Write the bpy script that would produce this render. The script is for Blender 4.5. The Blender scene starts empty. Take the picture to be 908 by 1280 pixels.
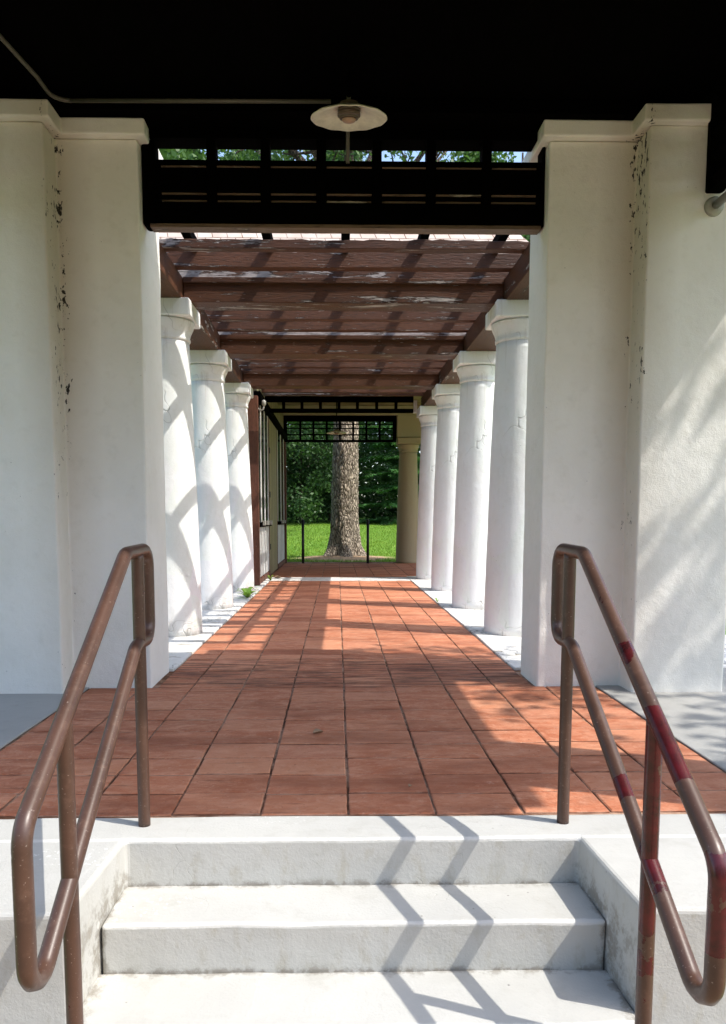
import bpy, bmesh, math, random
from mathutils import Vector, Matrix, noise
random.seed(7)
R = math.radians
sc = bpy.context.scene
COL = sc.collection

# ------------------------------------------------------------------ materials
def new_mat(name):
    m = bpy.data.materials.new(name); m.use_nodes = True
    nt = m.node_tree
    return m, nt, nt.nodes['Principled BSDF']

class N:
    """tiny node-graph helper"""
    def __init__(s, nt): s.nt = nt
    def n(s, t, **kw):
        nd = s.nt.nodes.new(t)
        for k, v in kw.items(): setattr(nd, k, v)
        return nd
    def l(s, a, b): s.nt.links.new(a, b)
    def co(s, scale=(1, 1, 1), rot=(0, 0, 0), loc=(0, 0, 0)):
        tc = s.n('ShaderNodeTexCoord'); mp = s.n('ShaderNodeMapping')
        s.l(tc.outputs['Object'], mp.inputs['Vector'])
        mp.inputs['Scale'].default_value = scale; mp.inputs['Rotation'].default_value = rot; mp.inputs['Location'].default_value = loc
        return mp.outputs['Vector']
    def noise(s, vec, scale, detail=4, rough=.55, dist=0):
        nd = s.n('ShaderNodeTexNoise'); s.l(vec, nd.inputs['Vector'])
        nd.inputs['Scale'].default_value = scale; nd.inputs['Detail'].default_value = detail
        nd.inputs['Roughness'].default_value = rough; nd.inputs['Distortion'].default_value = dist
        return nd.outputs['Fac']
    def vor(s, vec, scale, feature='F1', out='Distance'):
        nd = s.n('ShaderNodeTexVoronoi'); nd.feature = feature; s.l(vec, nd.inputs['Vector'])
        nd.inputs['Scale'].default_value = scale
        return nd.outputs[out]
    def ramp(s, fac, stops):
        nd = s.n('ShaderNodeValToRGB'); s.l(fac, nd.inputs['Fac'])
        el = nd.color_ramp.elements
        while len(el) < len(stops): el.new(.5)
        for e, (p, c) in zip(el, stops):
            e.position = p; e.color = (c, c, c, 1) if isinstance(c, (int, float)) else (*c, 1)
        return nd.outputs['Color']
    def mix(s, fac, a, b, mode='MIX'):
        nd = s.n('ShaderNodeMix', data_type='RGBA', blend_type=mode)
        for sock, v in ((nd.inputs[0], fac), (nd.inputs[6], a), (nd.inputs[7], b)):
            if isinstance(v, (int, float)): sock.default_value = v
            elif isinstance(v, tuple): sock.default_value = (*v, 1)
            else: s.l(v, sock)
        return nd.outputs[2]
    def math(s, op, a, b=0.0, clamp=False):
        nd = s.n('ShaderNodeMath', operation=op); nd.use_clamp = clamp
        for sock, v in ((nd.inputs[0], a), (nd.inputs[1], b)):
            if isinstance(v, (int, float)): sock.default_value = v
            else: s.l(v, sock)
        return nd.outputs[0]
    def rng(s, v, a, b, c=0., d=1.):
        nd = s.n('ShaderNodeMapRange'); s.l(v, nd.inputs[0])
        for i, x in enumerate((a, b, c, d)): nd.inputs[i + 1].default_value = x
        return nd.outputs[0]
    def sep(s, vec):
        nd = s.n('ShaderNodeSeparateXYZ'); s.l(vec, nd.inputs[0]); return nd.outputs
    def island(s): return s.n('ShaderNodeNewGeometry').outputs['Random Per Island']
    def orand(s): return s.n('ShaderNodeObjectInfo').outputs['Random']
    def bump(s, h, strength, dist, nrm=None):
        nd = s.n('ShaderNodeBump'); s.l(h, nd.inputs['Height'])
        nd.inputs['Strength'].default_value = strength; nd.inputs['Distance'].default_value = dist
        if nrm: s.l(nrm, nd.inputs['Normal'])
        return nd.outputs['Normal']

def fin(g, b, col, rough=.7, nrm=None, spec=None):
    if isinstance(col, tuple): b.inputs['Base Color'].default_value = (*col, 1)
    else: g.l(col, b.inputs['Base Color'])
    if isinstance(rough, (int, float)): b.inputs['Roughness'].default_value = rough
    else: g.l(rough, b.inputs['Roughness'])
    if nrm: g.l(nrm, b.inputs['Normal'])
    if spec is not None: b.inputs['Specular IOR Level'].default_value = spec

MT = {}
def stucco(name, base, dirt=(.42, .38, .27), mould=None, cracks=False, dirt_amt=.35, grime=False):
    m, nt, b = new_mat(name); g = N(nt)
    v = g.co()
    big = g.noise(v, 1.6, 5, .6); fine = g.noise(v, 190, 3, .6); mid = g.noise(v, 14, 5, .6)
    c = g.mix(g.rng(big, .42, .75, 0, dirt_amt), base, dirt)
    c = g.mix(g.rng(mid, .55, .8, 0, .14), c, dirt)
    # tiny pits and black specks
    sp = g.vor(v, 22); spm = g.math('MULTIPLY', g.rng(sp, .035, .06, 1, 0), g.rng(g.noise(v, 3, 2), .55, .62))
    c = g.mix(g.math('MULTIPLY', spm, .7), c, (.05, .045, .035))
    if mould:                                       # black mould creeping out of an inside corner at local x = mould
        x = g.sep(v)
        d = g.math('ABSOLUTE', g.math('SUBTRACT', x[0], mould))
        near = g.rng(d, 0, .075, .185, -.06)
        sv = g.co((1, 1, .55))
        blot = g.noise(sv, 40, 4, .68)
        blot2 = g.noise(sv, 5, 3, .6)
        a = g.math('ADD', g.math('ADD', blot, near), g.math('MULTIPLY', g.math('SUBTRACT', blot2, .5), .45))
        a = g.math('ADD', a, g.rng(x[2], .6, 2.6, -.085, .0))
        mk = g.rng(a, .764, .778)
        halo = g.math('MULTIPLY', g.rng(d, 0, .20, .42, 0), g.rng(x[2], .3, 2.2, .25, 1))
        c = g.mix(halo, c, (.30, .22, .11))
        c = g.mix(g.math('MULTIPLY', mk, .97), c, (.010, .008, .006))
    if grime:
        x = g.sep(v)
        gn = g.noise(g.co((1, 1, .5)), 6, 6, .72)
        lo = g.math('ADD', gn, g.rng(x[2], 0, .35, .12, -.12)); c = g.mix(g.rng(lo, .56, .70, 0, .45), c, (.36, .31, .22))
        st = g.math('ADD', g.noise(g.co((7, 7, .35)), 2.2, 4, .6), g.rng(x[2], 1.7, 2.45, -.14, .06)); c = g.mix(g.rng(st, .58, .70, 0, .35), c, (.40, .37, .29))
        pa = g.vor(g.co((1, 1, .6)), 2.1, 'F1', 'Color'); c = g.mix(.10, c, pa, 'SOFT_LIGHT')
    h = g.math('ADD', g.math('MULTIPLY', fine, .35), mid)
    if cracks:
        wv = g.n('ShaderNodeVectorMath', operation='ADD'); g.l(v, wv.inputs[0])
        nz = g.n('ShaderNodeTexNoise'); g.l(v, nz.inputs['Vector']); nz.inputs['Scale'].default_value = 3
        g.l(nz.outputs['Color'], wv.inputs[1])
        ed = g.vor(wv.outputs[0], 1.5, 'DISTANCE_TO_EDGE')
        cm = g.math('MULTIPLY', g.rng(ed, .0, .008, 1, 0), g.rng(g.noise(v, 1.3, 2), .53, .6))
        c = g.mix(g.math('MULTIPLY', cm, .45), c, (.2, .19, .17))
        h = g.math('SUBTRACT', h, g.math('MULTIPLY', cm, .8))
    fin(g, b, c, .75, g.bump(h, .6, .009), .25)
    return m
MT['pier'] = stucco('pier_stucco_left', (.90, .88, .82), mould=-1.545, dirt_amt=.18)
MT['pier_r'] = stucco('pier_stucco_right', (.90, .88, .82), mould=1.665, dirt_amt=.18)
MT['column'] = stucco('column_stucco', (.83, .845, .84), cracks=True, dirt_amt=.2, grime=True)
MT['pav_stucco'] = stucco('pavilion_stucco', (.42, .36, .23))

def concrete(name, base, chips=True, flag=False):
    m, nt, b = new_mat(name); g = N(nt); v = g.co()
    big = g.noise(v, 1.3, 5, .6); mid = g.noise(v, 9, 6, .65); fine = g.noise(v, 120, 3, .6)
    c = g.mix(g.rng(big, .4, .75, 0, .5), base, tuple(x * .74 for x in base))
    c = g.mix(g.rng(mid, .56, .74, 0, .35), c, tuple(x * y for x, y in zip(base, (.66, .64, .58))))
    nz = g.sep(g.n('ShaderNodeNewGeometry').outputs['Normal'])[2]
    h = g.math('ADD', mid, g.math('MULTIPLY', fine, .3))
    if chips:
        lo = g.rng(g.noise(g.co((.9, 1.8, 1), loc=(.35, 0, 0)), 1.7, 2), .60, .70)
        cm = g.math('MULTIPLY', g.rng(g.noise(v, 48, 3, .7), .60, .635), lo)
        cm = g.math('MULTIPLY', cm, g.rng(nz, .5, .9))
        c = g.mix(g.math('MULTIPLY', cm, .85), c, (.86, .86, .84))
        ss = g.vor(v, 16); sm = g.math('MULTIPLY', g.rng(ss, .02, .075, 1, 0), g.rng(g.noise(v, 5, 2), .52, .6))
        c = g.mix(g.math('MULTIPLY', sm, .8), c, (.06, .05, .04))
        tr = g.math('MULTIPLY', g.rng(g.noise(g.co((3, 3, 1.2)), 7, 5, .7), .54, .70), g.rng(nz, .5, .1))
        c = g.mix(g.math('MULTIPLY', tr, .36), c, (.33, .28, .18))
        p = g.sep(v); gn = g.noise(v, 21, 6, .75)
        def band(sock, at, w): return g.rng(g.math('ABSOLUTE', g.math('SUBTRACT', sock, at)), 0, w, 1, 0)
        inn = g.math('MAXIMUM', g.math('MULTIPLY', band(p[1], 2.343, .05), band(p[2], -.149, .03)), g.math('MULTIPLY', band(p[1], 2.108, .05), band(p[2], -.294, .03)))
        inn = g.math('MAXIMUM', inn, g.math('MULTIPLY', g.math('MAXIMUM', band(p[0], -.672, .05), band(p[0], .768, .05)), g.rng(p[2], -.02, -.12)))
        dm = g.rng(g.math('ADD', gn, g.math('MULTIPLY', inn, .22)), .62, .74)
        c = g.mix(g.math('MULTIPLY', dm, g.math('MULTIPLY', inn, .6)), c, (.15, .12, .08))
        nos = g.math('MAXIMUM', g.math('MULTIPLY', band(p[1], 2.345, .018), band(p[2], 0, .018)), g.math('MAXIMUM', g.math('MULTIPLY', band(p[1], 2.108, .018), band(p[2], -.149, .018)), g.math('MULTIPLY', band(p[1], 1.862, .018), band(p[2], -.294, .018))))
        c = g.mix(g.math('MULTIPLY', g.rng(g.math('ADD', gn, nos), .78, .95), .8), c, (.64, .63, .59))
        wv = g.n('ShaderNodeVectorMath', operation='ADD'); g.l(v, wv.inputs[0])
        nn = g.n('ShaderNodeTexNoise'); g.l(v, nn.inputs['Vector']); nn.inputs['Scale'].default_value = 5
        g.l(nn.outputs['Color'], wv.inputs[1])
        cr = g.math('MULTIPLY', g.rng(g.vor(wv.outputs[0], 2.1, 'DISTANCE_TO_EDGE'), 0, .006, 1, 0), g.rng(g.noise(v, 2.3, 2), .57, .62))
        c = g.mix(g.math('MULTIPLY', cr, .22), c, (.22, .2, .16))
        wear = g.rng(g.noise(g.co((1, 2.2, 1)), 4, 6, .7), .5, .7); c = g.mix(g.math('MULTIPLY', wear, .18), c, (.33, .32, .28))
        h = g.math('SUBTRACT', h, g.math('MULTIPLY', cr, .2))
    if flag:
        wv = g.n('ShaderNodeVectorMath', operation='ADD'); g.l(v, wv.inputs[0])
        nn = g.n('ShaderNodeTexNoise'); g.l(v, nn.inputs['Vector']); nn.inputs['Scale'].default_value = 4
        g.l(nn.outputs['Color'], wv.inputs[1])
        ed = g.vor(wv.outputs[0], 2.3, 'DISTANCE_TO_EDGE')
        cr = g.math('MULTIPLY', g.rng(ed, .0, .03, 1, 0), g.rng(g.noise(v, 2.2, 3), .47, .56))
        c = g.mix(g.math('MULTIPLY', cr, .85), c, (.05, .045, .03))
        st = g.rng(g.noise(g.co((1.5, 3, 1)), 2.5, 5, .7), .56, .66)
        c = g.mix(g.math('MULTIPLY', st, .7), c, (.24, .19, .11))
        h = g.math('SUBTRACT', h, g.math('MULTIPLY', cr, 1.5))
    fin(g, b, c, .65, g.bump(h, .5, .007), .3)
    return m
MT['step'] = concrete('painted_step_concrete', (.50, .495, .46))
MT['deck'] = concrete('painted_deck_concrete', (.37, .365, .34), chips=False)
def gravel():
    m, nt, b = new_mat('tan_bounce_gravel'); g = N(nt); v = g.co()
    c = g.ramp(g.vor(v, 60, 'F1', 'Color'), [(.2, (.26, .17, .10)), (.8, (.42, .31, .20))])
    fin(g, b, c, .9, g.bump(g.vor(v, 60), .6, .01), .2); return m
MT['gravel'] = gravel()
MT['strip'] = concrete('cracked_strip_concrete', (.70, .69, .65), chips=False, flag=True)

def tiles():
    m, nt, b = new_mat('terracotta_tile'); g = N(nt); v = g.co()
    rnd = g.island()
    c = g.ramp(rnd, [(0, (.37, .115, .052)), (.3, (.50, .175, .085)), (.55, (.43, .135, .062)), (.8, (.56, .225, .115)), (1, (.46, .165, .088))])
    streak = g.noise(g.co((1.6, 2.6, 1)), 5.5, 7, .7, .6)
    c = g.mix(g.rng(streak, .40, .68, 0, .70), c, (.66, .33, .20))
    c = g.mix(g.rng(g.noise(v, 26, 5, .75), .54, .70, 0, .45), c, (.68, .40, .27))
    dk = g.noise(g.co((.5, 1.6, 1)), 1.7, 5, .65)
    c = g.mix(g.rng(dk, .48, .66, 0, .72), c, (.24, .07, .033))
    c = g.mix(g.rng(g.noise(v, 48, 5, .75), .60, .70, 0, .6), c, (.14, .045, .026))
    scr = g.math('MULTIPLY', g.rng(g.noise(g.co((3, 6, 1)), 5, 6, .75), .60, .68), g.rng(g.noise(v, 1.9, 3), .45, .6))
    c = g.mix(g.math('MULTIPLY', scr, .45), c, (.70, .46, .35))
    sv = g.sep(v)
    yband = g.math('MULTIPLY', g.rng(sv[1], 4.42, 4.62), g.rng(sv[1], 5.25, 5.75, 1, 0))  # band across the tiles where the dark streaks thicken
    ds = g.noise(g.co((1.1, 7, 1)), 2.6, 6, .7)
    dm = g.rng(g.math('ADD', ds, g.math('MULTIPLY', yband, .16)), .60, .74)
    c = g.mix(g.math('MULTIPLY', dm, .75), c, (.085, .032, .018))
    at = g.n('ShaderNodeAttribute'); at.attribute_name = 'grime'
    gn = g.noise(v, 34, 4, .7)
    gm = g.rng(g.math('ADD', at.outputs['Fac'], g.math('MULTIPLY', g.math('SUBTRACT', gn, .5), 1.1)), .45, .8)
    gc = g.ramp(g.noise(v, 2.6, 4, .7), [(.30, (.07, .028, .018)), (.46, (.17, .075, .045)), (.56, (.46, .29, .20))])
    c = g.mix(g.math('MULTIPLY', gm, .72), c, gc)
    h = g.math('ADD', g.noise(g.co((1.5, 2.5, 1)), 9, 6, .65), g.math('MULTIPLY', g.noise(v, 90, 3, .6), .4))
    fin(g, b, c, g.rng(streak, .3, .7, .62, .82), g.bump(h, .85, .008), .25)
    return m
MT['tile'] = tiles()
def mortar():
    m, nt, b = new_mat('tile_mortar'); g = N(nt); v = g.co()
    f = g.noise(v, 2.1, 5, .7); f2 = g.noise(v, 60, 3, .7)
    c = g.ramp(f, [(.33, (.07, .035, .024)), (.46, (.17, .085, .05)), (.56, (.46, .30, .21)), (.7, (.05, .03, .02))])
    fin(g, b, c, .9, g.bump(f2, .8, .01), .1)
    return m
MT['mortar'] = mortar()

def wood(name, paint, bare=(.50, .44, .40), peel=.5, axis=0, dark=(.025, .014, .01), rough=.55, spec=.3):
    """painted board: grain and peeling run along axis; peel 0..1"""
    m, nt, b = new_mat(name); g = N(nt)
    s = [9, 9, 9]; s[axis] = 1.1
    off = g.n('ShaderNodeCombineXYZ')
    rr = g.orand()
    for i in range(3): g.l(g.math('MULTIPLY', rr, 17 + 9 * i), off.inputs[i])
    def vec(sc3):
        mp = g.co(sc3); a = g.n('ShaderNodeVectorMath', operation='ADD'); g.l(mp, a.inputs[0]); g.l(off.outputs[0], a.inputs[1]); return a.outputs[0]
    v = vec(tuple(s)); v2 = vec(tuple(x * .33 for x in s))
    tone = g.noise(v2, 1.4, 5, .6); grain = g.noise(vec(tuple(x * 4 for x in s)), 2.4, 5, .7)
    c = g.mix(g.rng(tone, .35, .7), paint, tuple(x * .52 for x in paint))
    c = g.mix(g.rng(grain, .50, .72, 0, .85), c, dark)
    reg = g.noise(v2, 1.0, 3, .6)
    fl = g.noise(v, 2.1, 7, .72, .4)
    a = g.math('ADD', fl, g.math('MULTIPLY', g.math('SUBTRACT', reg, .5), .7))
    t = .76 - .30 * peel
    pm = g.rng(a, t, t + .025)
    fk = g.noise(vec(tuple(x * 3.0 for x in s)), 2.6, 4, .65)
    fm = g.math('MULTIPLY', g.rng(fk, .665 - .02 * peel, .685 - .02 * peel), g.rng(g.noise(v2, 2.2, 3), .5 - .08 * peel, .56 - .08 * peel))
    pm = g.math('MAXIMUM', pm, fm)
    edge = g.math('SUBTRACT', g.rng(a, t - .035, t - .005), pm, True)
    bc = g.mix(g.rng(grain, .4, .65), bare, tuple(x * .28 for x in bare))
    c = g.mix(pm, c, bc)
    c = g.mix(g.math('MULTIPLY', edge, .8), c, dark)
    h = g.math('SUBTRACT', g.math('MULTIPLY', grain, .8), g.math('MULTIPLY', pm, .7))
    fin(g, b, c, rough, g.bump(h, .9, .008), spec)
    return m
BR = (.100, .036, .014)
MT['beam'] = wood('brown_painted_beam', BR, peel=.46)
MT['beam_y'] = wood('brown_painted_side_beam', BR, peel=.4, axis=1)
MT['joist'] = wood('brown_painted_joist', (.108, .040, .017), peel=.52)
MT['peeling'] = wood('heavily_peeling_joist', (.10, .037, .015), peel=1.1)
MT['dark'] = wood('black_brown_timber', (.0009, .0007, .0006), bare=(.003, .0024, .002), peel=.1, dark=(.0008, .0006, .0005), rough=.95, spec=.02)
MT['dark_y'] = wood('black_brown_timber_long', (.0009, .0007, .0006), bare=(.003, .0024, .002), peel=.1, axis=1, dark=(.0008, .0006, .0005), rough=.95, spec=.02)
MT['lit_edge'] = wood('lit_edge_timber', (.20, .13, .08), bare=(.5, .42, .32), peel=.5)  # timber kept pale to stand in for light on rail edges
MT['white_board'] = wood('white_board', (.82, .82, .79), bare=(.25, .23, .2), peel=.18, axis=2, dark=(.3, .28, .25))
MT['olive_board'] = wood('olive_board', (.36, .31, .17), bare=(.06, .05, .03), peel=.25, axis=2, dark=(.12, .1, .06))
MT['brown_post'] = wood('brown_post', (.17, .065, .04), peel=.12, axis=2)

def plain(name, col, rough=.5, metal=0, var=.25, scale=20, bump=.2, spec=.4):
    m, nt, b = new_mat(name); g = N(nt); v = g.co()
    f = g.noise(v, scale, 5, .65)
    c = g.mix(g.rng(f, .35, .7), col, tuple(x * (1 - var) for x in col))
    b.inputs['Metallic'].default_value = metal
    fin(g, b, c, rough, g.bump(f, bump, .002), spec)
    return m
MT['conduit'] = plain('painted_conduit', (.12, .11, .085), .5)
MT['pipe'] = plain('grey_pipe', (.30, .30, .29), .35, .6)
MT['shade'] = plain('cream_enamel', (.80, .76, .60), .35)
MT['socket'] = plain('dusty_socket', (.10, .075, .05), .5)
MT['lens'] = plain('dim_lamp_lens', (.42, .27, .18), .35)
MT['blackmetal'] = plain('black_iron', (.015, .015, .015), .45)
MT['glass_gap'] = plain('dark_glass_and_gap_shade', (.012, .014, .015), .12, bump=.05)  # window panes, and painted shade in the board gaps
MT['hinge'] = plain('pale_fitting', (.4, .39, .34), .4)
MT['door'] = MT['olive_board']

def rail_mat():
    m, nt, b = new_mat('brown_rail_paint'); g = N(nt); v = g.co()
    at = g.n('ShaderNodeAttribute'); at.attribute_name = 'repaint'
    f = g.noise(v, 26, 5, .7); f3 = g.noise(v, 5, 4, .6); f2 = g.noise(v, 160, 3, .6)
    c = g.mix(g.rng(f3, .35, .7), (.092, .045, .029), (.052, .026, .017))
    c = g.mix(g.rng(f, .55, .78, 0, .55), c, (.17, .10, .07))
    c = g.mix(g.rng(f2, .66, .72, 0, .5), c, (.4, .33, .28))
    a = g.math('ADD', at.outputs['Fac'], g.math('ADD', g.math('MULTIPLY', g.math('SUBTRACT', f, .5), 1.3), g.math('MULTIPLY', g.math('SUBTRACT', g.noise(v, 11, 2), .5), 2.2)))
    pm = g.rng(a, .5, .54)
    red = g.mix(g.rng(g.noise(v, 14, 5, .7), .4, .62), (.088, .009, .011), (.034, .007, .007))
    c = g.mix(pm, c, red)
    fin(g, b, c, g.mix(pm, (.38, .38, .38), (.24, .24, .24)), g.bump(f2, .15, .001), .5)
    return m
MT['rail'] = rail_mat()

def shingle():
    m, nt, b = new_mat('pale_roof_shingles'); g = N(nt)
    br = g.n('ShaderNodeTexBrick')
    tc = g.n('ShaderNodeTexCoord'); s = g.sep(tc.outputs['Object'])
    cb = g.n('ShaderNodeCombineXYZ'); g.l(g.math('ADD', s[0], g.math('MULTIPLY', s[1], .35)), cb.inputs[0]); g.l(s[2], cb.inputs[1])
    g.l(cb.outputs[0], br.inputs['Vector'])
    br.inputs['Scale'].default_value = 1; br.inputs['Brick Width'].default_value = .26; br.inputs['Row Height'].default_value = .115
    br.inputs['Mortar Size'].default_value = .009
    br.inputs['Color1'].default_value = (.56, .47, .40, 1); br.inputs['Color2'].default_value = (.46, .36, .30, 1); br.inputs['Mortar'].default_value = (.16, .09, .06, 1)
    f = g.noise(g.co(), 3, 5, .6)
    c = g.mix(g.rng(f, .4, .7, 0, .4), br.outputs['Color'], (.66, .60, .55))
    fin(g, b, c, .8, g.bump(br.outputs['Fac'], -.6, .02), .2)
    return m
MT['shingle'] = shingle()
MT['dark_shingle'] = plain('brown_shingles', (.10, .075, .06), .85)

def leafmat(name, a, c2, hi, trans=.35):
    m, nt, b = new_mat(name); g = N(nt)
    rnd = g.island(); cl = g.noise(g.co(), .55, 3, .6)
    c = g.mix(rnd, a, c2); c = g.mix(g.rng(cl, .45, .7, 0, .7), c, hi)
    fin(g, b, c, .5, None, .35)
    tr = g.n('ShaderNodeBsdfTranslucent'); g.l(g.mix(.5, c, hi), tr.inputs['Color'])
    ms = g.n('ShaderNodeMixShader'); ms.inputs[0].default_value = trans
    g.l(b.outputs[0], ms.inputs[1]); g.l(tr.outputs[0], ms.inputs[2])
    g.l(ms.outputs[0], nt.nodes['Material Output'].inputs['Surface'])
    return m
MT['leaf'] = leafmat('broad_leaves', (.030, .085, .018), (.060, .13, .025), (.10, .20, .035))
MT['leaf_dark'] = leafmat('dark_shrub_leaves', (.022, .06, .016), (.04, .095, .022), (.075, .16, .035), .25)
MT['needle'] = leafmat('spruce_needles', (.05, .15, .045), (.09, .22, .06), (.16, .34, .085), .2)
MT['weed'] = leafmat('weed_leaves', (.12, .26, .03), (.20, .36, .05), (.26, .42, .06))
MT['blade'] = leafmat('grass_blades', (.14, .27, .022), (.21, .35, .035), (.30, .42, .055), .3)
MT['dryleaf'] = plain('dry_leaf', (.34, .22, .13), .7)

def bark(name, hi, lo):
    m, nt, b = new_mat(name); g = N(nt)
    v = g.co((1, 1, .28)); w = g.n('ShaderNodeVectorMath', operation='ADD')
    nn = g.n('ShaderNodeTexNoise'); g.l(v, nn.inputs['Vector']); nn.inputs['Scale'].default_value = 9
    sc_ = g.n('ShaderNodeVectorMath', operation='SCALE'); g.l(nn.outputs['Color'], sc_.inputs[0]); sc_.inputs['Scale'].default_value = .12
    g.l(v, w.inputs[0]); g.l(sc_.outputs[0], w.inputs[1])
    ed = g.vor(w.outputs[0], 24, 'DISTANCE_TO_EDGE')
    f = g.noise(v, 40, 4, .7)
    k = g.math('ADD', ed, g.math('MULTIPLY', g.math('SUBTRACT', f, .5), .18))
    c = g.ramp(k, [(0, lo), (.07, tuple(x * .45 for x in hi)), (.2, hi), (.5, tuple(min(1, x * 1.25) for x in hi))])
    fin(g, b, c, .85, g.bump(g.rng(k, 0, .3), 1, .03), .2)
    return m
MT['bark'] = bark('furrowed_bark', (.50, .42, .33), (.11, .08, .055))
MT['bark2'] = bark('dark_bark', (.12, .09, .065), (.015, .012, .01))

def ground():
    m, nt, b = new_mat('lawn_ground'); g = N(nt); v = g.co()
    a = g.noise(v, .35, 4, .6); f = g.noise(v, 14, 5, .7)
    c = g.mix(g.rng(a, .35, .7), (.12, .25, .03), (.19, .33, .05))
    c = g.mix(g.rng(f, .4, .75, 0, .6), c, (.05, .13, .02))
    # trodden earth in a ring round the foot of the big tree
    s = g.sep(v)
    dx = g.math('SUBTRACT', s[0], .18); dy = g.math('SUBTRACT', s[1], 19.5)
    d = g.math('SQRT', g.math('ADD', g.math('MULTIPLY', dx, dx), g.math('MULTIPLY', dy, dy)))
    d = g.math('ADD', d, g.math('MULTIPLY', g.math('SUBTRACT', g.noise(v, 3, 5, .7), .5), 1.2))
    c = g.mix(g.rng(d, .95, 1.35, 1, 0), c, (.46, .32, .20))
    fin(g, b, c, .9, g.bump(f, .8, .05), .1)
    return m
MT['ground'] = ground()

# ------------------------------------------------------------------ mesh helpers
def box(bm, x0, x1, y0, y1, z0, z1):
    vs = [bm.verts.new((x, y, z)) for x in (x0, x1) for y in (y0, y1) for z in (z0, z1)]
    for q in ((0, 1, 3, 2), (4, 6, 7, 5), (0, 4, 5, 1), (2, 3, 7, 6), (0, 2, 6, 4), (1, 5, 7, 3)): bm.faces.new([vs[i] for i in q])
    return vs
def prism(bm, pts, z0, z1):
    """polygon footprint (counter-clockwise) pulled from z0 to z1"""
    lo = [bm.verts.new((x, y, z0)) for x, y in pts]; hi = [bm.verts.new((x, y, z1)) for x, y in pts]
    n = len(pts)
    for i in range(n): bm.faces.new((lo[i], lo[(i + 1) % n], hi[(i + 1) % n], hi[i]))
    bm.faces.new(hi); bm.faces.new(lo[::-1])
def ring_join(bm, a, b2):
    n = len(a)
    for i in range(n): bm.faces.new((a[i], a[(i + 1) % n], b2[(i + 1) % n], b2[i]))
def lathe(bm, prof, seg=32, cx=0, cy=0, caps=True, wob=0, seed=0):
    rings = []
    for r, z in prof:
        rg = []
        for i in range(seg):
            a = 2 * math.pi * i / seg
            k = 1
            if wob: k = 1 + wob * noise.noise(Vector((math.cos(a) * 1.3 + seed, math.sin(a) * 1.3, z * 1.6))) + wob * .6 * noise.noise(Vector((math.cos(a) * 4, math.sin(a) * 4 + seed, z * 5)))
            rg.append(bm.verts.new((cx + r * k * math.cos(a), cy + r * k * math.sin(a), z)))
        rings.append(rg)
    for a, b2 in zip(rings, rings[1:]): ring_join(bm, a, b2)
    if caps: bm.faces.new(rings[0][::-1]); bm.faces.new(rings[-1])
    return rings
def tube(bm, pts, rad, seg=12, closed=False, caps=True):
    pts = [Vector(p) for p in pts]; n = len(pts)
    rings = []; up = None
    for i, p in enumerate(pts):
        a = pts[(i - 1) % n] if (closed or i > 0) else p
        c = pts[(i + 1) % n] if (closed or i < n - 1) else p
        t = (c - a).normalized()
        if up is None: up = t.orthogonal().normalized()
        up = (up - t * up.dot(t))
        up = up.normalized() if up.length > 1e-6 else t.orthogonal().normalized()
        s = t.cross(up)
        r = rad[i] if isinstance(rad, (list, tuple)) else rad
        rings.append([bm.verts.new(p + (up * math.cos(2 * math.pi * k / seg) + s * math.sin(2 * math.pi * k / seg)) * r) for k in range(seg)])
    for a, b2 in zip(rings, rings[1:]): ring_join(bm, a, b2)
    if closed: ring_join(bm, rings[-1], rings[0])
    elif caps: bm.faces.new(rings[0][::-1]); bm.faces.new(rings[-1])
    return rings
def rough_up(bm, maxlen, amp, freq=3.0, seed=0):
    """cut long edges and push the surface about a little, as hand-finished work is"""
    for _ in range(7):
        es = [e for e in bm.edges if e.calc_length() > maxlen]
        if not es: break
        bmesh.ops.subdivide_edges(bm, edges=es, cuts=1, use_grid_fill=True)
    for v in bm.verts:
        p = v.co * freq + Vector((seed, seed * .7, 0))
        v.co += Vector((noise.noise(p), noise.noise(p + Vector((31, 0, 0))), noise.noise(p + Vector((0, 57, 0))))) * amp
def obj(name, bm, mat, parent=None, smooth=False, bevel=0, seg=2):
    bmesh.ops.recalc_face_normals(bm, faces=bm.faces)
    if parent is not None:
        bmesh.ops.translate(bm, verts=bm.verts, vec=-WL.get(parent.name, Vector((0, 0, 0))))
    me = bpy.data.meshes.new(name); bm.to_mesh(me); bm.free()
    me.materials.append(MT[mat] if isinstance(mat, str) else mat)
    if smooth:
        for p in me.polygons: p.use_smooth = True
    o = bpy.data.objects.new(name, me); COL.objects.link(o)
    if parent is not None: o.parent = parent; WL[o.name] = WL.get(parent.name, Vector((0, 0, 0)))
    if bevel:
        md = o.modifiers.new('edge', 'BEVEL'); md.width = bevel; md.segments = seg; md.limit_method = 'ANGLE'; md.angle_limit = R(40)
        md.harden_normals = False
    return o
WL = {}
def thing(name, label, cat, loc=(0, 0, 0), group=None):
    o = bpy.data.objects.new(name, None); COL.objects.link(o); o.location = loc; o.empty_display_size = .1
    o['label'] = label; o['category'] = cat
    if group: o['group'] = group
    WL[o.name] = Vector(loc)
    return o
def tag(o, label, cat, group=None):
    o['label'] = label; o['category'] = cat
    if group: o['group'] = group
    return o
def struct(o): o['kind'] = 'structure'; return o
def dup(root, loc, label):
    r = root.copy(); COL.objects.link(r); r.location = loc; r['label'] = label
    for ch in list(root.children):
        c = ch.copy(); COL.objects.link(c); c.parent = r
        for gch in ch.children:
            d = gch.copy(); COL.objects.link(d); d.parent = c
    return r
def B(): return bmesh.new()
def bx(name, mat, parent, *dims, bevel=.004, rough=0, ln=.15, seed=0):
    bm = B(); box(bm, *dims)
    if rough: rough_up(bm, ln, rough, 3.5, seed)
    return obj(name, bm, mat, parent, bevel=bevel)

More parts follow.
